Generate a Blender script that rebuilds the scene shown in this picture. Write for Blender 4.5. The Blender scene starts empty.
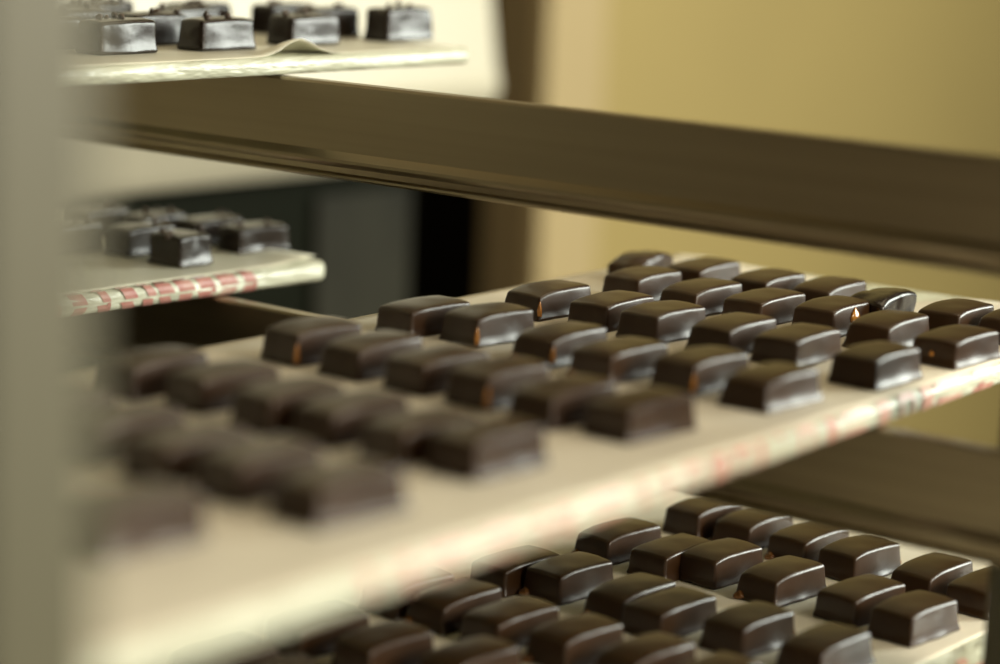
import bpy, bmesh, math, random
from mathutils import Vector, Matrix, noise

S = 0.2          # metres per layout unit
CAM_H = 1.45     # lens height above the floor
col = bpy.context.scene.collection
rnd = random.Random(11)


def P(x, y, z):
    return Vector((x * S, y * S, CAM_H + z * S))


def lin(r, g, b):
    f = lambda c: (c / 255 / 12.92) if c / 255 <= 0.04045 else ((c / 255 + 0.055) / 1.055) ** 2.4
    return (f(r), f(g), f(b), 1)


# ------------------------------------------------------------------ materials
def new_mat(name):
    m = bpy.data.materials.new(name)
    m.use_nodes = True
    nt = m.node_tree
    return m, nt, nt.nodes['Principled BSDF']


def set_in(b, **kw):
    for k, v in kw.items():
        b.inputs[k.replace('_', ' ')].default_value = v


def add_noise(nt, scale, detail=4, rough=0.55, mapping=(1, 1, 1), rot=(0, 0, 0), coord='Object'):
    tc = nt.nodes.new('ShaderNodeTexCoord')
    mp = nt.nodes.new('ShaderNodeMapping')
    mp.inputs['Scale'].default_value = mapping
    mp.inputs['Rotation'].default_value = rot
    nt.links.new(tc.outputs[coord], mp.inputs['Vector'])
    n = nt.nodes.new('ShaderNodeTexNoise')
    n.inputs['Scale'].default_value = scale
    n.inputs['Detail'].default_value = detail
    n.inputs['Roughness'].default_value = rough
    nt.links.new(mp.outputs['Vector'], n.inputs['Vector'])
    return n


def add_bump(nt, b, n, strength, dist):
    bp = nt.nodes.new('ShaderNodeBump')
    bp.inputs['Strength'].default_value = strength
    bp.inputs['Distance'].default_value = dist
    nt.links.new(n.outputs['Fac'], bp.inputs['Height'])
    nt.links.new(bp.outputs['Normal'], b.inputs['Normal'])
    return bp


def ramp(nt, n, stops, sock):
    r = nt.nodes.new('ShaderNodeValToRGB')
    els = r.color_ramp.elements
    while len(els) < len(stops):
        els.new(0.5)
    for e, (p, c) in zip(els, stops):
        e.position = p
        e.color = c if len(c) == 4 else (*c, 1)
    nt.links.new(n.outputs['Fac'], r.inputs['Fac'])
    nt.links.new(r.outputs['Color'], sock)


def mat_chocolate(name, c0, c1, rough, bump, spec=0.62):
    m, nt, b = new_mat(name)
    n = add_noise(nt, 60, 5)
    ramp(nt, n, [(0.3, c0), (0.7, c1)], b.inputs['Base Color'])
    n2 = add_noise(nt, 260, 4)
    add_bump(nt, b, n2, bump, 0.0006)
    set_in(b, Roughness=rough, IOR=1.5)
    b.inputs['Specular IOR Level'].default_value = spec
    return m


CHOC = mat_chocolate('dark_chocolate', (0.027, 0.0105, 0.002), (0.037, 0.0145, 0.0027), 0.34, 0.10)
CHOC_G = mat_chocolate('glossy_dark_chocolate', (0.014, 0.009, 0.006), (0.022, 0.014, 0.009), 0.27, 0.25, 0.5)

CARAMEL, nt, b = new_mat('amber_caramel')
n = add_noise(nt, 150, 3)
ramp(nt, n, [(0.3, (0.30, 0.105, 0.012)), (0.7, (0.52, 0.22, 0.035))], b.inputs['Base Color'])
set_in(b, Roughness=0.18)
b.inputs['Coat Weight'].default_value = 0.4

TOFFEE, nt, b = new_mat('brown_toffee')
n = add_noise(nt, 150, 3)
ramp(nt, n, [(0.3, (0.10, 0.038, 0.010)), (0.7, (0.20, 0.085, 0.025))], b.inputs['Base Color'])
set_in(b, Roughness=0.25)

NIB, nt, b = new_mat('roasted_nib')
n = add_noise(nt, 300, 3)
ramp(nt, n, [(0.35, (0.02, 0.011, 0.006)), (0.75, (0.10, 0.055, 0.03))], b.inputs['Base Color'])
set_in(b, Roughness=0.3)

PAPER, nt, b = new_mat('parchment_paper')
n = add_noise(nt, 9, 5)
ramp(nt, n, [(0.3, (0.74, 0.67, 0.53)), (0.7, (0.82, 0.76, 0.63))], b.inputs['Base Color'])
n2 = add_noise(nt, 22, 5, mapping=(1, 0.35, 1))
add_bump(nt, b, n2, 0.35, 0.004)
set_in(b, Roughness=0.55)

WAX, nt, b = new_mat('waxed_paper')
n = add_noise(nt, 9, 5)
ramp(nt, n, [(0.3, (0.70, 0.67, 0.53)), (0.7, (0.79, 0.76, 0.62))], b.inputs['Base Color'])
n2 = add_noise(nt, 22, 5, mapping=(1, 0.35, 1))
add_bump(nt, b, n2, 0.35, 0.004)
set_in(b, Roughness=0.45)

FILM, nt, b = new_mat('film_wrapped_board')
n = add_noise(nt, 6, 3)
ramp(nt, n, [(0.3, (0.60, 0.62, 0.48)), (0.7, (0.70, 0.71, 0.56))], b.inputs['Base Color'])
n2 = add_noise(nt, 30, 4, mapping=(1, 0.45, 1.6), rot=(0.6, 0.2, 0.5))
add_bump(nt, b, n2, 1.0, 0.010)
set_in(b, Roughness=0.4)
b.inputs['Coat Weight'].default_value = 0.35
b.inputs['Coat Roughness'].default_value = 0.12

RED, nt, b = new_mat('faded_red_print')
n = add_noise(nt, 120, 4)
ramp(nt, n, [(0.3, (0.46, 0.16, 0.14)), (0.7, (0.62, 0.34, 0.28))], b.inputs['Base Color'])
set_in(b, Roughness=0.35)
b.inputs['Coat Weight'].default_value = 0.6
PALERED, nt, b = new_mat('washed_out_red_print')
n = add_noise(nt, 90, 4)
ramp(nt, n, [(0.3, (0.60, 0.28, 0.22)), (0.75, (0.72, 0.48, 0.38))], b.inputs['Base Color'])
set_in(b, Roughness=0.4)


def mat_steel(name, c, rough, var=0.08):
    m, nt, b = new_mat(name)
    n = add_noise(nt, 14, 5, mapping=(0.15, 4, 14))
    ramp(nt, n, [(0.25, tuple(v * (1 - var) for v in c)), (0.75, tuple(min(1, v * (1 + var)) for v in c))],
         b.inputs['Base Color'])
    n2 = add_noise(nt, 260, 2, mapping=(0.02, 3, 3))
    add_bump(nt, b, n2, 0.06, 0.001)
    set_in(b, Metallic=1.0, Roughness=rough)
    return m


STEEL = mat_steel('brushed_rail_steel', (0.36, 0.30, 0.205), 0.42)



def mat_paint(name, c, rough=0.6, var=0.04, scale=3, spec=0.5):
    m, nt, b = new_mat(name)
    n = add_noise(nt, scale, 4)
    ramp(nt, n, [(0.3, tuple(v * (1 - var) for v in c)), (0.7, tuple(v * (1 + var) for v in c))],
         b.inputs['Base Color'])
    set_in(b, Roughness=rough)
    b.inputs['Specular IOR Level'].default_value = spec
    return m


YELLOW = mat_paint('ochre_wall_paint', (0.405, 0.30, 0.105), 0.7)
BEIGE = mat_paint('beige_trim_paint', (0.49, 0.37, 0.185), 0.5)
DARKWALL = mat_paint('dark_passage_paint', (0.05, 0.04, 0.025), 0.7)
WHITE = mat_paint('cream_enamel', (0.60, 0.55, 0.41), 0.35, 0.02)
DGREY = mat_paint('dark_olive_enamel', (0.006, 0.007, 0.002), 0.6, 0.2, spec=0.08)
POST = mat_paint('dull_olive_grey_post', (0.125, 0.116, 0.070), 0.5, 0.03)
TILE = mat_paint('brown_floor_tile', (0.10, 0.075, 0.05), 0.4)


# ------------------------------------------------------------------ helpers
def link(o, parent=None):
    col.objects.link(o)
    if parent is not None:
        o.parent = parent
    return o


def obj(name, bm, mat, parent=None, smooth=False):
    me = bpy.data.meshes.new(name)
    bmesh.ops.recalc_face_normals(bm, faces=bm.faces[:])
    bm.to_mesh(me)
    bm.free()
    me.materials.append(mat)
    if smooth:
        for p in me.polygons:
            p.use_smooth = True
    return link(bpy.data.objects.new(name, me), parent)


def tag(o, label=None, cat=None, group=None, kind=None):
    if label: o['label'] = label
    if cat: o['category'] = cat
    if group: o['group'] = group
    if kind: o['kind'] = kind
    return o


def box(bm, lo, hi):
    vs = [bm.verts.new((x, y, z)) for x in (lo[0], hi[0]) for y in (lo[1], hi[1]) for z in (lo[2], hi[2])]
    for f in ((0, 1, 3, 2), (4, 6, 7, 5), (0, 4, 5, 1), (2, 3, 7, 6), (0, 2, 6, 4), (1, 5, 7, 3)):
        bm.faces.new([vs[i] for i in f])


def ubox(bm, x0, x1, y0, y1, z0, z1):
    box(bm, P(x0, y0, z0), P(x1, y1, z1))


def bevel_all(bm, w, seg=2):
    bmesh.ops.bevel(bm, geom=bm.edges[:], offset=w, segments=seg, affect='EDGES', profile=0.5)


def loft(bm, rings, cap=True):
    n = len(rings[0])
    vr = [[bm.verts.new(p) for p in r] for r in rings]
    for a, b_ in zip(vr[:-1], vr[1:]):
        for i in range(n):
            j = (i + 1) % n
            bm.faces.new((a[i], a[j], b_[j], b_[i]))
    if cap:
        bm.faces.new(vr[0][::-1])
        bm.faces.new(vr[-1])
    return vr


FLOOR_Z = -CAM_H / S

# ------------------------------------------------------------------ setting
bm = bmesh.new(); ubox(bm, -16, 10, -8, 34, FLOOR_Z - 0.2, FLOOR_Z)
tag(obj('floor', bm, TILE), kind='structure')

XW = -7.0
D0, D1, DTOP = 7.55, 9.14, 3.3
bm = bmesh.new()
ubox(bm, XW - 0.28, XW, 1.6, D0, FLOOR_Z, 6)
ubox(bm, XW - 0.28, XW, D1, 34, FLOOR_Z, 6)
ubox(bm, XW - 0.28, XW, D0, D1, DTOP, 6)
tag(obj('wall_back', bm, YELLOW), kind='structure')

# unlit passage behind the doorway
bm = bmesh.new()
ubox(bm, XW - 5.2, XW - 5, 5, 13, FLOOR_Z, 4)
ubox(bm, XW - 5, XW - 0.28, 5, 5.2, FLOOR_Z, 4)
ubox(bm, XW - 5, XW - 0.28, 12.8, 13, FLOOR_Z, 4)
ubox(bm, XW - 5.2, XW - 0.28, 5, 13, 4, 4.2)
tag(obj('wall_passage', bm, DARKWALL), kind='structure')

# casing round the doorway
bm = bmesh.new()
ubox(bm, XW, XW + 0.06, D1 - 0.02, D1 + 0.46, FLOOR_Z, DTOP + 0.46)
ubox(bm, XW, XW + 0.06, D0 - 0.46, D0 + 0.02, FLOOR_Z, DTOP + 0.46)
ubox(bm, XW, XW + 0.06, D0 - 0.46, D1 + 0.46, DTOP, DTOP + 0.46)
tag(obj('trim_1', bm, BEIGE), kind='structure')
bm = bmesh.new()
ubox(bm, XW - 0.29, XW, D1 - 0.03, D1 + 0.01, FLOOR_Z, DTOP)  # jamb side: its shade is put into the darker brown colour
tag(obj('trim_2', bm, mat_paint('shaded_jamb_brown', (0.30, 0.22, 0.11), 0.6)), kind='structure')

# cream sloped cabinet above the dark one
prof = [(-6.95, 2.6), (-6.30, 2.6), (-5.78, -0.74), (-5.76, -0.80), (-5.77, -0.85), (-5.93, -1.08),
        (-5.97, -1.12), (-6.05, -1.135), (-6.95, -1.14)]
bm = bmesh.new()
loft(bm, [[P(x, y, z) for x, z in prof] for y in (1.5, 7.27)])
body = obj('white_cabinet', bm, WHITE)
tag(body, 'large blurred cream white cabinet with sloping front hanging behind the top board', 'cabinet')

bm = bmesh.new()
ubox(bm, -6.95, -6.15, 2.0, 7.22, FLOOR_Z, -1.15)
bevel_all(bm, 0.006)
dc = obj('dark_cabinet', bm, DGREY)  # near-black base colour makes the cabinet this dark
bm = bmesh.new()
ubox(bm, -6.15, -6.12, 6.62, 7.18, -3.4, -1.24)  # added panel, its lighter grey paints a soft sheen on the front
bevel_all(bm, 0.002)
obj('sheen_panel', bm, mat_paint('painted_grey_sheen', (0.030, 0.028, 0.018), 0.6, 0.5, 4, 0.15), dc)['label'] = 'lighter grey painted sheen on the dark cabinet front'
tag(dc, 'dark olive base cabinet under the cream white cabinet', 'cabinet')

# ------------------------------------------------------------------ rack
Z1, Z2, Z3 = -0.486, -1.052, -1.633
rack = bpy.data.objects.new('bakery_rack', None)
rack.location = P(-3.7, 2.8, FLOOR_Z)
link(rack)
tag(rack, 'brushed metal bakery rack with flat crossrails carrying the chocolate boards', 'rack')
ROFF = -rack.location


def rp(x, y, z):
    return P(x, y, z) + ROFF


# upright posts: rounded square tubes
for (x0, y0) in ((-1.882, 1.345), (-1.985, 4.10), (-5.72, 1.345), (-5.72, 4.10)):
    bm = bmesh.new()
    box(bm, rp(x0, y0, FLOOR_Z), rp(x0 + 0.19, y0 + 0.19, 2.2))
    bmesh.ops.bevel(bm, geom=[e for e in bm.edges if abs((e.verts[0].co - e.verts[1].co).z) > 0.1],
                    offset=0.004, segments=3, affect='EDGES')
    obj('post', bm, POST, rack)

# crossrails: plain web, small rolled step near the foot, turned-out bottom lip
R_PROF = [(0.0, 0.0), (-0.004, -0.006), (-0.004, -0.160), (-0.011, -0.168), (-0.018, -0.177), (-0.019, -0.184),
          (-0.012, -0.192), (0.002, -0.197), (0.004, -0.211), (-0.004, -0.216), (-0.006, -0.221), (0.0, -0.226), (0.036, -0.226),
          (0.036, 0.0)]
for zt in (Z1, Z2, Z3):
    for yb, sg in ((4.065, 1), (1.575, -1)):
        bm = bmesh.new()
        loft(bm, [[rp(x, yb + sg * py, zt + pz) for py, pz in R_PROF] for x in (-5.71, -1.80)])
        obj('rail', bm, STEEL, rack)


# ------------------------------------------------------------------ boards
def board_profile(w, t, r=0.018, n=5):
    """cross-section in (x, z), x from -w/2..w/2, top at 0; starts at the lower front edge going up the front"""
    pts = []
    for cx, cz, a0 in ((w / 2 - r, -t + r, -90), (w / 2 - r, -r, 0), (-w / 2 + r, -r, 90), (-w / 2 + r, -t + r, 180)):
        for k in range(n + 1):
            a = math.radians(a0 + 90 * k / n)
            pts.append((cx + r * math.cos(a), cz + r * math.sin(a)))
    return pts


def make_board(name, xf, w, y0, y1, ztop, t, yaw, label, seed, round_end=0.05):
    """xf = x of the front edge at the far end y1"""
    root_loc = P(xf - w / 2, y1, ztop - t)
    bm = bmesh.new()
    prof = board_profile(w, t)
    L = y1 - y0
    rings = []
    near = [(-L + round_end * (1 - math.cos(math.pi / 2 * k / 6)), round_end * (1 - math.sin(math.pi / 2 * k / 6))) for k in range(7)]
    run = [(-L + round_end + (L - 2 * round_end) * k / 60, 0) for k in range(1, 60)]
    far = [(-(y + L), i_) for y, i_ in near[::-1]]
    for y, ins in near + run + far:
        ring = []
        for x, z in prof:
            xx = x * (1 - 2 * ins / w)
            zz = -t / 2 + (z + t / 2) * (1 - 0.8 * (ins / round_end) ** 3)
            nz = noise.noise(Vector((x * 9, y * 5, z * 9 + seed))) * 0.0035
            ring.append(Vector(((xx + nz) * S, y * S, (zz + t) * S + (nz * S * 0.5 if z > -t / 2 else 0))))
        rings.append(ring)
    loft(bm, rings)
    o = obj(name, bm, FILM, smooth=True)
    o.location = root_loc
    o.rotation_euler = (0, 0, yaw)
    tag(o, label, 'board', 'film wrapped boards on the rack')
    return o


def print_strip(board, w, t, bars, mat, name, label=None, off=0.0016):
    """bars: list of (y0, y1, s0, s1, slant) on the unrolled front: s=0 bottom edge, s=t top edge, beyond = on the top"""
    prof = board_profile(w, t)
    # unrolled path: bottom corner, front face, top corner, top face
    path = prof[:12] + [(w / 2 - 0.30, 0.0)]
    acc = [0.0]
    for a, b_ in zip(path[:-1], path[1:]):
        acc.append(acc[-1] + math.hypot(b_[0] - a[0], b_[1] - a[1]))

    def at(s):
        s = max(0.0, min(acc[-1] - 1e-6, s))
        for i in range(len(acc) - 1):
            if acc[i] <= s <= acc[i + 1]:
                f = (s - acc[i]) / (acc[i + 1] - acc[i])
                a, b_ = path[i], path[i + 1]
                tx, tz = b_[0] - a[0], b_[1] - a[1]
                l = math.hypot(tx, tz)
                return (a[0] + tx * f + tz / l * off, a[1] + tz * f - tx / l * off * -1 * -1)
        return path[-1]

    bm = bmesh.new()
    for (ya, yb, s0, s1, sl) in bars:
        n = max(2, int((s1 - s0) / 0.008))
        prev = None
        for k in range(n + 1):
            s = s0 + (s1 - s0) * k / n
            x, z = at(s)
            # outward offset
            x2, z2 = x, z
            if z > -0.004: z2 = off
            d = sl * (k / n - 0.5)
            row = [bm.verts.new((x2 * S, (y + d) * S, (z2 + t) * S)) for y in (ya, yb)]
            if prev:
                bm.faces.new((prev[0], prev[1], row[1], row[0]))
            prev = row
    o = obj(name, bm, mat, board)
    if label: o['label'] = label
    return o


T1T, T2T, MT, LT = 0.042, 0.049, 0.049, 0.049
W = 1.30
yaw1, yaw2, yawm, yawl = 0.0, math.radians(-2.6), math.radians(1.9), 0.0
LIFT = 0.002
board_a = make_board('chocolate_board', -3.885, W, 1.35, 4.80, Z1 + LIFT + T1T, T1T, yaw1,
                     'topmost board in clear wrinkled film crossing the highest rail', 1.0)
board_b = make_board('chocolate_board', -4.075, W, 1.05, 4.50, Z2 + LIFT + T2T, T2T, yaw2,
                     'red printed board with rounded end sitting below the topmost board', 2.0)
board_c = make_board('chocolate_board', -2.262, W, 1.25, 5.34, Z2 + LIFT + MT, MT, yawm,
                     'long central board full of chocolates with blurred bright front edge', 3.0)
board_d = make_board('chocolate_board', -2.0, W + 0.14, 1.35, 5.50, Z3 + LIFT + LT, LT, yawl,
                     'lowest board of chocolates, partly in shade beneath the central board', 4.0)

# red printing along the wrap of the board below the topmost one (y measured back from its far end)
bars = []
y = -1.50
while y < -0.24:
    wd = rnd.uniform(0.03, 0.05)
    bars.append((y, y + wd, 0.004, 0.03, rnd.uniform(-0.02, 0.02)))
    bars.append((y + rnd.uniform(-.01, .01), y + wd * 1.1, 0.036, 0.062, -0.012))
    if rnd.random() < 0.7:
        bars.append((y + wd * 0.9, y + wd * 1.25, 0.004, 0.034, 0.0))
    bars.append((y, y + wd, 0.066, 0.10, 0.02))
    y += wd + rnd.uniform(0.02, 0.045)
print_strip(board_b, W, T2T, bars, RED, 'red_lettering', 'red printed letter strokes on the film edge')
bars = []
y = -1.4
while y < -0.4:
    wd = rnd.uniform(0.05, 0.12)
    bars.append((y, y + wd, 0.085, 0.125, 0.03))
    y += wd + rnd.uniform(0.03, 0.09)
print_strip(board_b, W, T2T, bars, PALERED, 'pale_lettering')

# central board: pale washed-out letters with a few darker strokes
pale, dark = [], []
y = -2.9
while y < -0.12:
    wd = rnd.uniform(0.02, 0.045)
    k = rnd.random()
    if k < 0.4:
        pale.append((y, y + wd, 0.010, 0.062, 0.0))
    elif k < 0.75:
        pale += [(y, y + 0.012, 0.010, 0.060, 0), (y + 0.05, y + 0.062, 0.010, 0.060, 0), (y, y + 0.062, 0.050, 0.060, 0)]
        wd = 0.062
    else:
        pale += [(y, y + 0.10, 0.014, 0.028, 0), (y, y + 0.10, 0.044, 0.058, 0)]
        wd = 0.10
    y += wd + rnd.uniform(0.025, 0.06)
for ya in (-0.86, -0.60, -0.37, -0.30, -1.05):
    dark.append((ya, ya + rnd.uniform(0.018, 0.032), 0.006, rnd.uniform(0.028, 0.040), 0.02))
    pale.append((ya, ya + 0.035, 0.05, 0.085, 0))
print_strip(board_c, W, MT, pale, PALERED, 'pale_lettering', 'washed out pink letter strokes on the film edge')
for q in dark:
    print_strip(board_c, W, MT, [q], RED, 'red_letter', 'darker red letter stroke on the film edge', 0.0022)
pale, dark = [], []
y = -1.75
while y < -0.5:
    wd = rnd.uniform(0.04, 0.09)
    pale.append((y, y + wd, 0.115, 0.15, 0.04))
    if rnd.random() < 0.6:
        pale.append((y + 0.02, y + wd * 0.8, 0.165, 0.19, 0.02))
    dark.append((y, y + wd, 0.065, 0.10, 0.02))
    y += wd + rnd.uniform(0.03, 0.06)
print_strip(board_d, W + 0.14, LT, pale, PALERED, 'pale_lettering')
print_strip(board_d, W + 0.14, LT, dark, RED, 'red_lettering')


# ------------------------------------------------------------------ parchment sheets
def make_sheet(x0, x1, y0, y1, z, lift, label, nx=40, ny=90, edge=None, yaw=0.0, pivot=None, mat=None):
    """thin solid sheet; lift(u, v, x, y) gives extra height in layout units, edge(u) an extra length at the far end"""
    bm = bmesh.new()
    org = P((x0 + x1) / 2, (y0 + y1) / 2, z)
    top, bot = [], []
    for i in range(nx + 1):
        u = i / nx
        rt, rb = [], []
        for j in range(ny + 1):
            v = j / ny
            ye = y1 + (edge(u) if edge else 0)
            x = x0 + (x1 - x0) * u
            yy = y0 + (ye - y0) * v
            h = max(0.0, lift(u, v, x, yy)) + 0.0020
            p = P(x, yy, z + h) - org
            rt.append(bm.verts.new(p)); rb.append(bm.verts.new(p - Vector((0, 0, 0.0003))))
        top.append(rt); bot.append(rb)
    for i in range(nx):
        for j in range(ny):
            bm.faces.new((top[i][j], top[i + 1][j], top[i + 1][j + 1], top[i][j + 1]))
            bm.faces.new((bot[i][j], bot[i][j + 1], bot[i + 1][j + 1], bot[i + 1][j]))
    for i in range(nx):
        for j, fl in ((0, 1), (ny, 0)):
            bm.faces.new((top[i][j], top[i + 1][j], bot[i + 1][j], bot[i][j]))
    for j in range(ny):
        for i in (0, nx):
            bm.faces.new((top[i][j], top[i][j + 1], bot[i][j + 1], bot[i][j]))
    o = obj('parchment_sheet', bm, mat or PAPER, smooth=True)
    o.location = org
    if yaw:
        pv = pivot
        M = Matrix.Translation(pv) @ Matrix.Rotation(yaw, 4, 'Z') @ Matrix.Translation(-pv)
        o.matrix_world = M @ Matrix.Translation(org)
    tag(o, label, 'paper', 'parchment sheets under the chocolates')
    return o


def sm(a, b_, x):
    t = max(0.0, min(1.0, (x - a) / (b_ - a)))
    return t * t * (3 - 2 * t)


ZT1, ZT2, ZM, ZL = Z1 + T1T + LIFT, Z2 + T2T + LIFT, Z2 + MT + LIFT, Z3 + LT + LIFT


def pivot(xf, y1):
    return P(xf - W / 2, y1, 0)


make_sheet(-3.885 - W + 0.04, -3.905, 1.4, 4.74, ZT1,
           lambda u, v, x, y: 0.040 * sm(-4.02, -3.915, x) * math.exp(-((y - 4.15) / 0.07) ** 2),
           'parchment on the topmost board with one front corner lifted like a curl', edge=lambda u: 0.02 * math.sin(u * 9), mat=WAX)
make_sheet(-4.075 - W + 0.04, -4.11, 1.1, 4.44, ZT2,
           lambda u, v, x, y: 0.018 * sm(4.30, 4.52, y) * (0.6 + 0.4 * math.sin(u * 7)),
           'parchment on the red printed board with its end sticking out over the edge',
           edge=lambda u: 0.0 + 0.03 * sm(0.60, 0.8, u), yaw=yaw2, pivot=pivot(-4.075, 4.47), mat=WAX)
make_sheet(-2.262 - W + 0.006, -2.275, 1.3, 5.28, ZM,
           lambda u, v, x, y: 0.004 * max(0, noise.noise(Vector((x * 4, y * 4, 0)))) * sm(0.1, 0.2, u) +
           sm(4.98, 5.32, y) * (0.014 * sm(-2.80, -2.66, x) + 0.005 * max(0, math.sin(x * 16))),
           'long parchment sheet on the central board with a wavy curled far end',
           edge=lambda u: 0.05 * math.cos(u * 5.5) - 0.10 * math.exp(-((u - 0.58) / 0.10) ** 2),
           yaw=yawm, pivot=pivot(-2.262, 5.34))
make_sheet(-2.13 - W - 0.00, -2.185, 1.4, 5.44, ZL,
           lambda u, v, x, y: 0.012 * math.exp(-((x + 3.36) / 0.022) ** 2),
           'parchment sheet on the lowest board with one long crease near its back', nx=90,
           yaw=yawl, pivot=pivot(-2.03, 5.50))


# ------------------------------------------------------------------ chocolates
def axis_pts(h, r, inner, edge=4):
    k = [h - r + r * math.tan(math.pi / 4 * i / edge) for i in range(edge + 1)]
    mid = [-(h - r) + 2 * (h - r) * i / inner for i in range(1, inner)]
    return [-v for v in k[::-1]] + mid + k


def bonbon_mesh(name, Lh, Wh, Hh, seed, mat, r=0.010, taper=0.10, droop=(0.018, 0.010), foot=0.008, ripple=0.5, lump=0.003):
    """enrobed bar: domed top sagging to its ends, slightly splayed sides, pooled rippled foot (layout units)"""
    a, b_, c = Wh / 2, Lh / 2, Hh / 2
    bm = bmesh.new()
    X, Y, Z = axis_pts(a, r, 7), axis_pts(b_, r, 12), axis_pts(c, r, 7)
    cache = {}
    rr = random.Random(int(seed * 1000))
    blob = [(rr.uniform(-0.9, 1.0), rr.uniform(0.004, 0.012), rr.uniform(0.08, 0.18)) for _ in range(4)]

    def vert(x, y, z):
        key = (round(x, 6), round(y, 6), round(z, 6))
        if key in cache: return cache[key]
        p = Vector((x, y, z))
        inn = Vector((max(-(a - r), min(a - r, x)), max(-(b_ - r), min(b_ - r, y)), max(-(c - r), min(c - r, z))))
        d = p - inn
        q = inn + d.normalized() * r if d.length > 1e-9 else p
        z01 = (q.z + c) / Hh
        u, v = q.x / a, q.y / b_
        # splay
        k = 1 + taper * (0.55 - z01) + 0.02 * math.sin(3 * v + seed)
        q.x *= k
        q.y *= 1 + taper * 0.75 * (0.55 - z01)
        # dome and sag of the top
        sag = (droop[0] * abs(min(0, v)) ** 2.6 + droop[1] * max(0, v) ** 3.5 + 0.003 * abs(u) ** 2.4)
        q.z -= sag * max(0, z01) ** 1.5
        # foot
        f = max(0.0, 1 - z01 / 0.28)
        side = 1 + ripple * noise.noise(Vector((v * 3.1 + seed * 7, u * 3.1, seed)))
        for bv, bh, bw in blob:
            if u > 0.6: side += bh * 60 * math.exp(-((v - bv) / bw) ** 2) * 0.6
        fl = foot * f ** 1.7 * side
        if abs(u) > 0.55: q.x += math.copysign(fl, u) * sm(0.55, 1, abs(u))
        if abs(v) > 0.75: q.y += math.copysign(fl, v) * sm(0.75, 1, abs(v))
        n1 = noise.noise(Vector((q.x * 14, q.y * 14, q.z * 14 + seed * 3)))
        n2 = noise.noise(Vector((q.x * 40 + 5, q.y * 40, q.z * 40 + seed * 5)))
        nn = Vector((u, v, z01 * 2 - 1)).normalized()
        if z01 > 0.03:
            q += nn * (n1 * lump + n2 * lump * 0.28)
        w = bm.verts.new((q.x * S, q.y * S, max(0.0, q.z + c) * S))
        cache[key] = w
        return w

    def sheet(A, B, fn):
        for i in range(len(A) - 1):
            for j in range(len(B) - 1):
                try:
                    bm.faces.new([vert(*fn(A[i], B[j])), vert(*fn(A[i + 1], B[j])), vert(*fn(A[i + 1], B[j + 1])), vert(*fn(A[i], B[j + 1]))])
                except ValueError:
                    pass
    for s in (-1, 1):
        sheet(X, Y, lambda p, q, s=s: (p, q, s * c))
        sheet(X, Z, lambda p, q, s=s: (p, s * b_, q))
        sheet(Y, Z, lambda p, q, s=s: (s * a, p, q))
    bmesh.ops.recalc_face_normals(bm, faces=bm.faces[:])
    me = bpy.data.meshes.new(name)
    bm.to_mesh(me); bm.free()
    me.materials.append(mat)
    for p in me.polygons: p.use_smooth = True
    return me


MLEN, MWID, MHT = 0.188, 0.111, 0.068
plain = [bonbon_mesh('chocolate_bonbon', MLEN + rnd.uniform(-.008, .008), MWID + rnd.uniform(-.004, .004), MHT + rnd.uniform(-.003, .003),
                     1.3 + i * 0.77, CHOC, taper=rnd.uniform(.05, .13), r=0.0075, foot=0.006, ripple=0.9, droop=(rnd.uniform(.006, .012), rnd.uniform(.001, .004)))
         for i in range(9)]
BROKEN = bonbon_mesh('chocolate_bonbon', 0.19, 0.10, 0.066, 9.9, CHOC, lump=0.012, taper=0.05)
BROKEN2 = bonbon_mesh('chocolate_bonbon', 0.17, 0.10, 0.080, 6.1, CHOC_G, lump=0.010, taper=0.0)
topped = [bonbon_mesh('chocolate_bonbon', 0.177 + rnd.uniform(-.006, .006), 0.086, 0.079 + rnd.uniform(-.003, .003), 20.3 + i * 0.91, CHOC_G,
                      taper=0.08, droop=(0.003, 0.003), foot=0.004, lump=0.004, ripple=0.3) for i in range(5)]
chunky = [bonbon_mesh('chocolate_bonbon', l, w_, h, 30.3 + i * 0.91, CHOC_G, taper=0.02, droop=(0.006, 0.006), foot=0.006,
                      lump=0.005, ripple=0.3) for i, (l, w_, h) in enumerate(((0.118, 0.112, 0.082), (0.168, 0.094, 0.072), (0.17, 0.094, 0.076)))]


def drop_mesh(name, seed, sx, sy, sz, mat):
    bm = bmesh.new()
    bmesh.ops.create_icosphere(bm, subdivisions=3, radius=1)
    for v in bm.verts:
        k = 1 + 0.25 * noise.noise(v.co * 1.3 + Vector((seed, seed, 0)))
        taper = 1 - 0.45 * max(0, v.co.z)
        v.co = Vector((v.co.x * sx * k * taper, v.co.y * sy * k * taper, v.co.z * sz * k)) * S
    me = bpy.data.meshes.new(name)
    bm.to_mesh(me); bm.free()
    me.materials.append(mat)
    for p in me.polygons: p.use_smooth = True
    return me


DRIP = drop_mesh('caramel', 3.1, 0.006, 0.006, 0.023, CARAMEL)
BEAD = drop_mesh('caramel', 5.7, 0.009, 0.011, 0.012, CARAMEL)
NUT = drop_mesh('caramel', 8.2, 0.010, 0.020, 0.024, CARAMEL)
SPECK = drop_mesh('caramel', 4.4, 0.006, 0.005, 0.006, CARAMEL)
FOOTB = drop_mesh('caramel', 1.2, 0.014, 0.012, 0.010, TOFFEE)
nibs = []
for i in range(4):
    bm = bmesh.new()
    bmesh.ops.create_icosphere(bm, subdivisions=2, radius=1)
    for v in bm.verts:
        k = 1 + 0.45 * noise.noise(v.co * 1.7 + Vector((i * 3.3, 1, 2)))
        v.co = Vector((v.co.x * 0.007 * k, v.co.y * 0.010 * k, v.co.z * 0.007 * k)) * S
    me = bpy.data.meshes.new('nib'); bm.to_mesh(me); bm.free(); me.materials.append(NIB)
    for p in me.polygons: p.use_smooth = True
    nibs.append(me)


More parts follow.
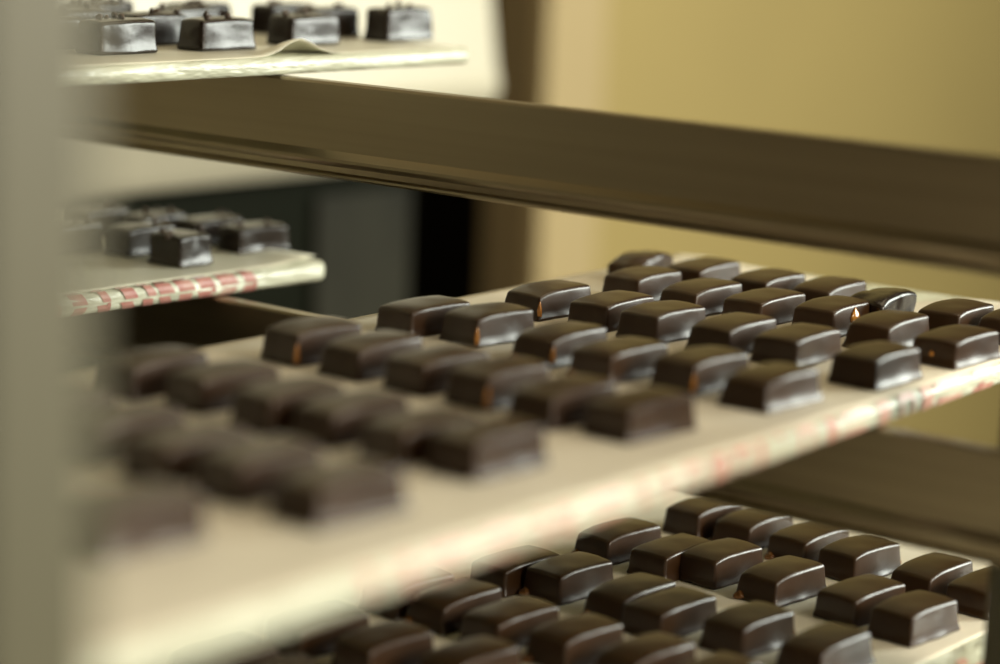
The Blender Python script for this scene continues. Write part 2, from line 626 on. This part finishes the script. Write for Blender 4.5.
def place(me, x, y, z, rz, label, group, extras=(), nib=0):
    o = link(bpy.data.objects.new('chocolate_bonbon', me))
    o.location = P(x, y, z + 0.0022)
    o.rotation_euler = (0, 0, rz)
    tag(o, label, 'chocolate', group)
    for m2, ex, ey, ez in extras:
        c = link(bpy.data.objects.new('caramel', m2), o)
        c.location = Vector((ex, ey, ez)) * S
        c['label'] = 'amber caramel showing through'
    if nib:
        h = max(v.co.z for v in me.vertices)
        for k in range(nib):
            c = link(bpy.data.objects.new('nib', nibs[rnd.randrange(4)]), o)
            c.location = Vector((rnd.uniform(-.03, .03) * S, rnd.uniform(-.075, .075) * S, h - 0.0004 + rnd.uniform(0, .0012)))
            c.rotation_euler = (rnd.uniform(0, 6), rnd.uniform(0, 6), rnd.uniform(0, 6))
    return o


# corner spots on a bar: the edge between its end and its bright side, its far end, its near foot
def CORNER(): return (DRIP, MWID / 2 - 0.002, -MLEN / 2 + 0.001, 0.022)
def FAREND(): return (BEAD, MWID / 2 - 0.016, MLEN / 2 + 0.004, 0.016)
def NEARFOOT(): return (FOOTB, -MWID / 2 + 0.012, -MLEN / 2 - 0.006, 0.008)
def SIDE(): return (NUT, MWID / 2 - 0.002, 0.005, 0.034)
def DOT(): return (SPECK, -0.005, -MLEN / 2 - 0.002, 0.026)


ORD = ['front', 'second', 'third', 'fourth', 'fifth', 'back']
NTH = ['rightmost', 'second from right', 'third from right', 'fourth from right', 'fifth from right', 'sixth from right',
       'seventh from right', 'eighth from right']

MID = {
    4: [(-2.34, 4.91), (-2.475, 4.86), (-2.65, 4.819), (-2.845, 4.91), (-3.0, 4.88), (-3.215, 4.915)],
    3: [(-2.323, 4.574), (-2.513, 4.612), (-2.687, 4.665), (-2.862, 4.648), (-3.034, 4.638), (-3.222, 4.662)],
    2: [(-2.337, 4.247), (-2.565, 4.309), (-2.727, 4.304), (-2.911, 4.298), (-3.073, 4.328), (-3.252, 4.32)],
    1: [(-2.373, 3.895), (-2.555, 3.921), (-2.733, 3.886), (-2.914, 3.922), (-3.149, 3.969), (-3.307, 3.938)],
    0: [(-2.405, 3.495), (-2.565, 3.47), (-2.748, 3.505), (-2.912, 3.515), (-3.09, 3.52), (-3.265, 3.53)],
    -1: [(-2.43, 3.075), (-2.57, 3.065), (-2.745, 3.075), (-2.889, 3.063), (-3.089, 3.095), (-3.261, 3.076)],
    -2: [(-2.41, 2.675), (-2.591, 2.684), (-2.757, 2.683), (-2.934, 2.699), (-3.10, 2.70)],
    -3: [(-2.511, 2.331)]}
EX = {(2, 5): [CORNER], (1, 4): [CORNER], (1, 3): [CORNER, NEARFOOT], (1, 1): [CORNER], (1, 0): [FAREND], (0, 0): [FAREND],
      (3, 2): [SIDE], (3, 0): [DOT], (4, 1): [FAREND], (4, 0): [NEARFOOT], (1, 2): [NEARFOOT], (0, 2): [CORNER], (0, 5): [CORNER]}
n = 0
for k, lst in MID.items():
    for r, (x, y) in enumerate(lst):
        me = plain[(n * 5 + r) % len(plain)]
        if (k, r) == (4, 2): me = BROKEN2
        lab = f'dark chocolate bar {NTH[4 - k]} in the {ORD[r]} row of the central board'
        if (k, r) == (3, 2): lab = 'chocolate bar with a big amber caramel spot on its bright side, central board'
        if (k, r) == (4, 2): lab = 'crinkled shiny dark chocolate bar near the far end of the central board'
        if (k, r) == (3, 0): lab = 'chocolate bar with a tiny amber dot on its dark end, central board front row'
        o = place(me, x - 0.002, y, ZM, rnd.uniform(-0.04, 0.04) + (-0.02 if k > 1 else -0.05 if k == 1 else -0.09), lab,
                  'dark chocolate bars on the central board', [f() for f in EX.get((k, r), [])])
        o.scale.z = 1.03 if k > 0 else 1.10
        n += 1
place(BROKEN, -3.39, 4.885, ZM, 0.12, 'lumpy broken-topped chocolate at the back corner of the central board',
      'dark chocolate bars on the central board')

LOW = {
    0: [(-2.27, 4.72), (-2.417, 4.726), (-2.614, 4.736), (-2.772, 4.77), (-2.938, 4.784), (-3.08, 4.777)],
    1: [(-2.296, 4.421), (-2.447, 4.456), (-2.65, 4.449), (-2.826, 4.466), (-2.933, 4.425), (-3.105, 4.446)],
    2: [(-2.319, 4.084), (-2.51, 4.091), (-2.694, 4.066), (-2.813, 4.088), (-3.005, 4.116), (-3.127, 4.078)],
    3: [(-2.38, 3.76), (-2.548, 3.765), (-2.721, 3.76), (-2.896, 3.766), (-3.057, 3.775), (-3.19, 3.776)],
    4: [None, None, None, (-2.787, 3.492), (-2.968, 3.441), (-3.149, 3.443)],
    5: [None, None, None, None, (-2.97, 3.13), (-3.12, 3.14)]}
EXL = {(1, 2): [NEARFOOT], (2, 1): [FAREND], (2, 2): [FAREND], (1, 0): [FAREND], (1, 5): [NEARFOOT], (2, 5): [NEARFOOT],
       (2, 3): [NEARFOOT], (2, 4): [NEARFOOT], (3, 2): [NEARFOOT], (3, 4): [NEARFOOT], (0, 2): [FAREND], (0, 3): [NEARFOOT]}
for k, lst in LOW.items():
    for r, q in enumerate(lst):
        if q is None: continue
        me = plain[(n * 5 + r) % len(plain)]
        o = place(me, q[0] - 0.002, q[1], ZL, rnd.uniform(-0.04, 0.04) - 0.09,
              f'dark chocolate bar {NTH[k]} in the {ORD[r]} row of the lowest board',
              'dark chocolate bars on the lowest board', [f() for f in EXL.get((k, r), [])])
        o.scale.z = 1.08
        n += 1

TOP = [(-4.135, 3.768, 0, 'square-on nib-topped chocolate at the near left of the topmost board'),
       (-4.12, 4.08, 1, 'nib-topped chocolate beside the near left one on the topmost board'),
       (-4.15, 4.42, 2, 'nib-topped chocolate right behind the lifted parchment curl on the topmost board'),
       (-4.142, 4.78, 3, 'nib-topped chocolate at the far right end of the topmost board'),
       (-4.30, 4.03, 4, 'nib-topped chocolate in second row of the topmost board, left of its row'),
       (-4.305, 4.67, 0, 'nib-topped chocolate in second row of the topmost board, right of its row'),
       (-4.30, 3.68, 2, 'nib-topped chocolate in second row of the topmost board, blurred by the post'),
       (-4.46, 4.30, 1, 'nib-topped chocolate in third row of the topmost board, left of its row'),
       (-4.47, 4.68, 3, 'nib-topped chocolate in third row of the topmost board, right of its row'),
       (-4.46, 3.93, 4, 'nib-topped chocolate in third row of the topmost board, blurred by the post'),
       (-4.62, 4.12, 0, 'nib-topped chocolate in fourth row of the topmost board, left of its row'),
       (-4.62, 4.50, 2, 'nib-topped chocolate in fourth row of the topmost board, right of its row'),
       (-4.79, 4.30, 1, 'nib-topped chocolate in fifth row of the topmost board, cut by the top of frame')]
for x, y, mi, lab in TOP:
    place(topped[mi], x, y, ZT1, rnd.uniform(-0.03, 0.03), lab, 'nib topped chocolates on the topmost board', nib=rnd.randint(3, 5)).scale.z = 1.12 if y > 4.75 else 1.0

TWO = [(-4.295, 4.135, 0, 0.03, 'stubby crinkled chocolate at the front edge of the red printed board'),
       (-4.33, 4.435, 1, -0.12, 'chocolate nearest the rounded end of the red printed board'),
       (-4.48, 4.17, 2, -0.03, 'chocolate just left behind the stubby one on the red printed board'),
       (-4.49, 4.43, 1, -0.1, 'chocolate behind the one nearest the rounded end, red printed board'),
       (-4.62, 4.04, 2, 0.05, 'chocolate at left of the red printed board, half veiled by the blurred post'),
       (-4.635, 4.36, 1, 0.05, 'chocolate in the third row of the red printed board'),
       (-4.78, 4.28, 2, 0.0, 'chocolate in the rearmost row of the red printed board')]
for x, y, mi, rz, lab in TWO:
    place(chunky[mi], x, y, ZT2, rz, lab, 'dark chocolates on the red printed board', nib=rnd.randint(2, 4))


# ------------------------------------------------------------------ light
def area(name, loc, target, sx, sy, power, color):
    l = bpy.data.lights.new(name, 'AREA')
    l.shape = 'RECTANGLE'; l.size = sx; l.size_y = sy; l.energy = power; l.color = color
    o = bpy.data.objects.new(name, l); col.objects.link(o)
    o.location = loc
    o.rotation_euler = (Vector(target) - Vector(loc)).to_track_quat('-Z', 'Y').to_euler()
    return o


tgt = P(-3, 4, -1)
area('window_light', P(2.7, 12.2, 1.7), tgt, 0.95, 0.8, 50, (0.95, 1.0, 0.90))
area('front_light', P(5.0, 4.6, 1.6), P(-2.4, 2.2, -1), 0.6, 0.6, 28, (1.0, 0.91, 0.74))
area('ceiling_light', P(-2.0, 7.0, 6.5), P(-2.8, 4.6, -1), 1.2, 1.2, 9, (1.0, 0.84, 0.56))

w = bpy.data.worlds.new('World'); bpy.context.scene.world = w
w.use_nodes = True
bg = w.node_tree.nodes['Background']
bg.inputs['Color'].default_value = (1.0, 0.78, 0.46, 1)
bg.inputs['Strength'].default_value = 0.021

# ------------------------------------------------------------------ camera
cam = bpy.data.cameras.new('camera')
co = bpy.data.objects.new('camera', cam); col.objects.link(co)
M = Matrix(((0.781128, -0.14834, 0.606493), (0.623182, 0.125335, -0.771968), (0.038499, 0.980962, 0.190346))).to_4x4()
M.translation = P(0, 0, 0)
co.matrix_world = M
cam.sensor_width = 36
cam.lens = 84.435
cam.clip_start = 0.01
cam.dof.use_dof = True
cam.dof.focus_distance = 5.42 * S
cam.dof.aperture_fstop = 84.435 / (0.15 * S * 1000)
cam.dof.aperture_blades = 0

sc = bpy.context.scene
sc.camera = co
sc.view_settings.view_transform = 'Standard'
sc.view_settings.look = 'None'
sc.view_settings.exposure = 0.0
sc.view_settings.gamma = 1.0
sc.view_settings.use_curve_mapping = False
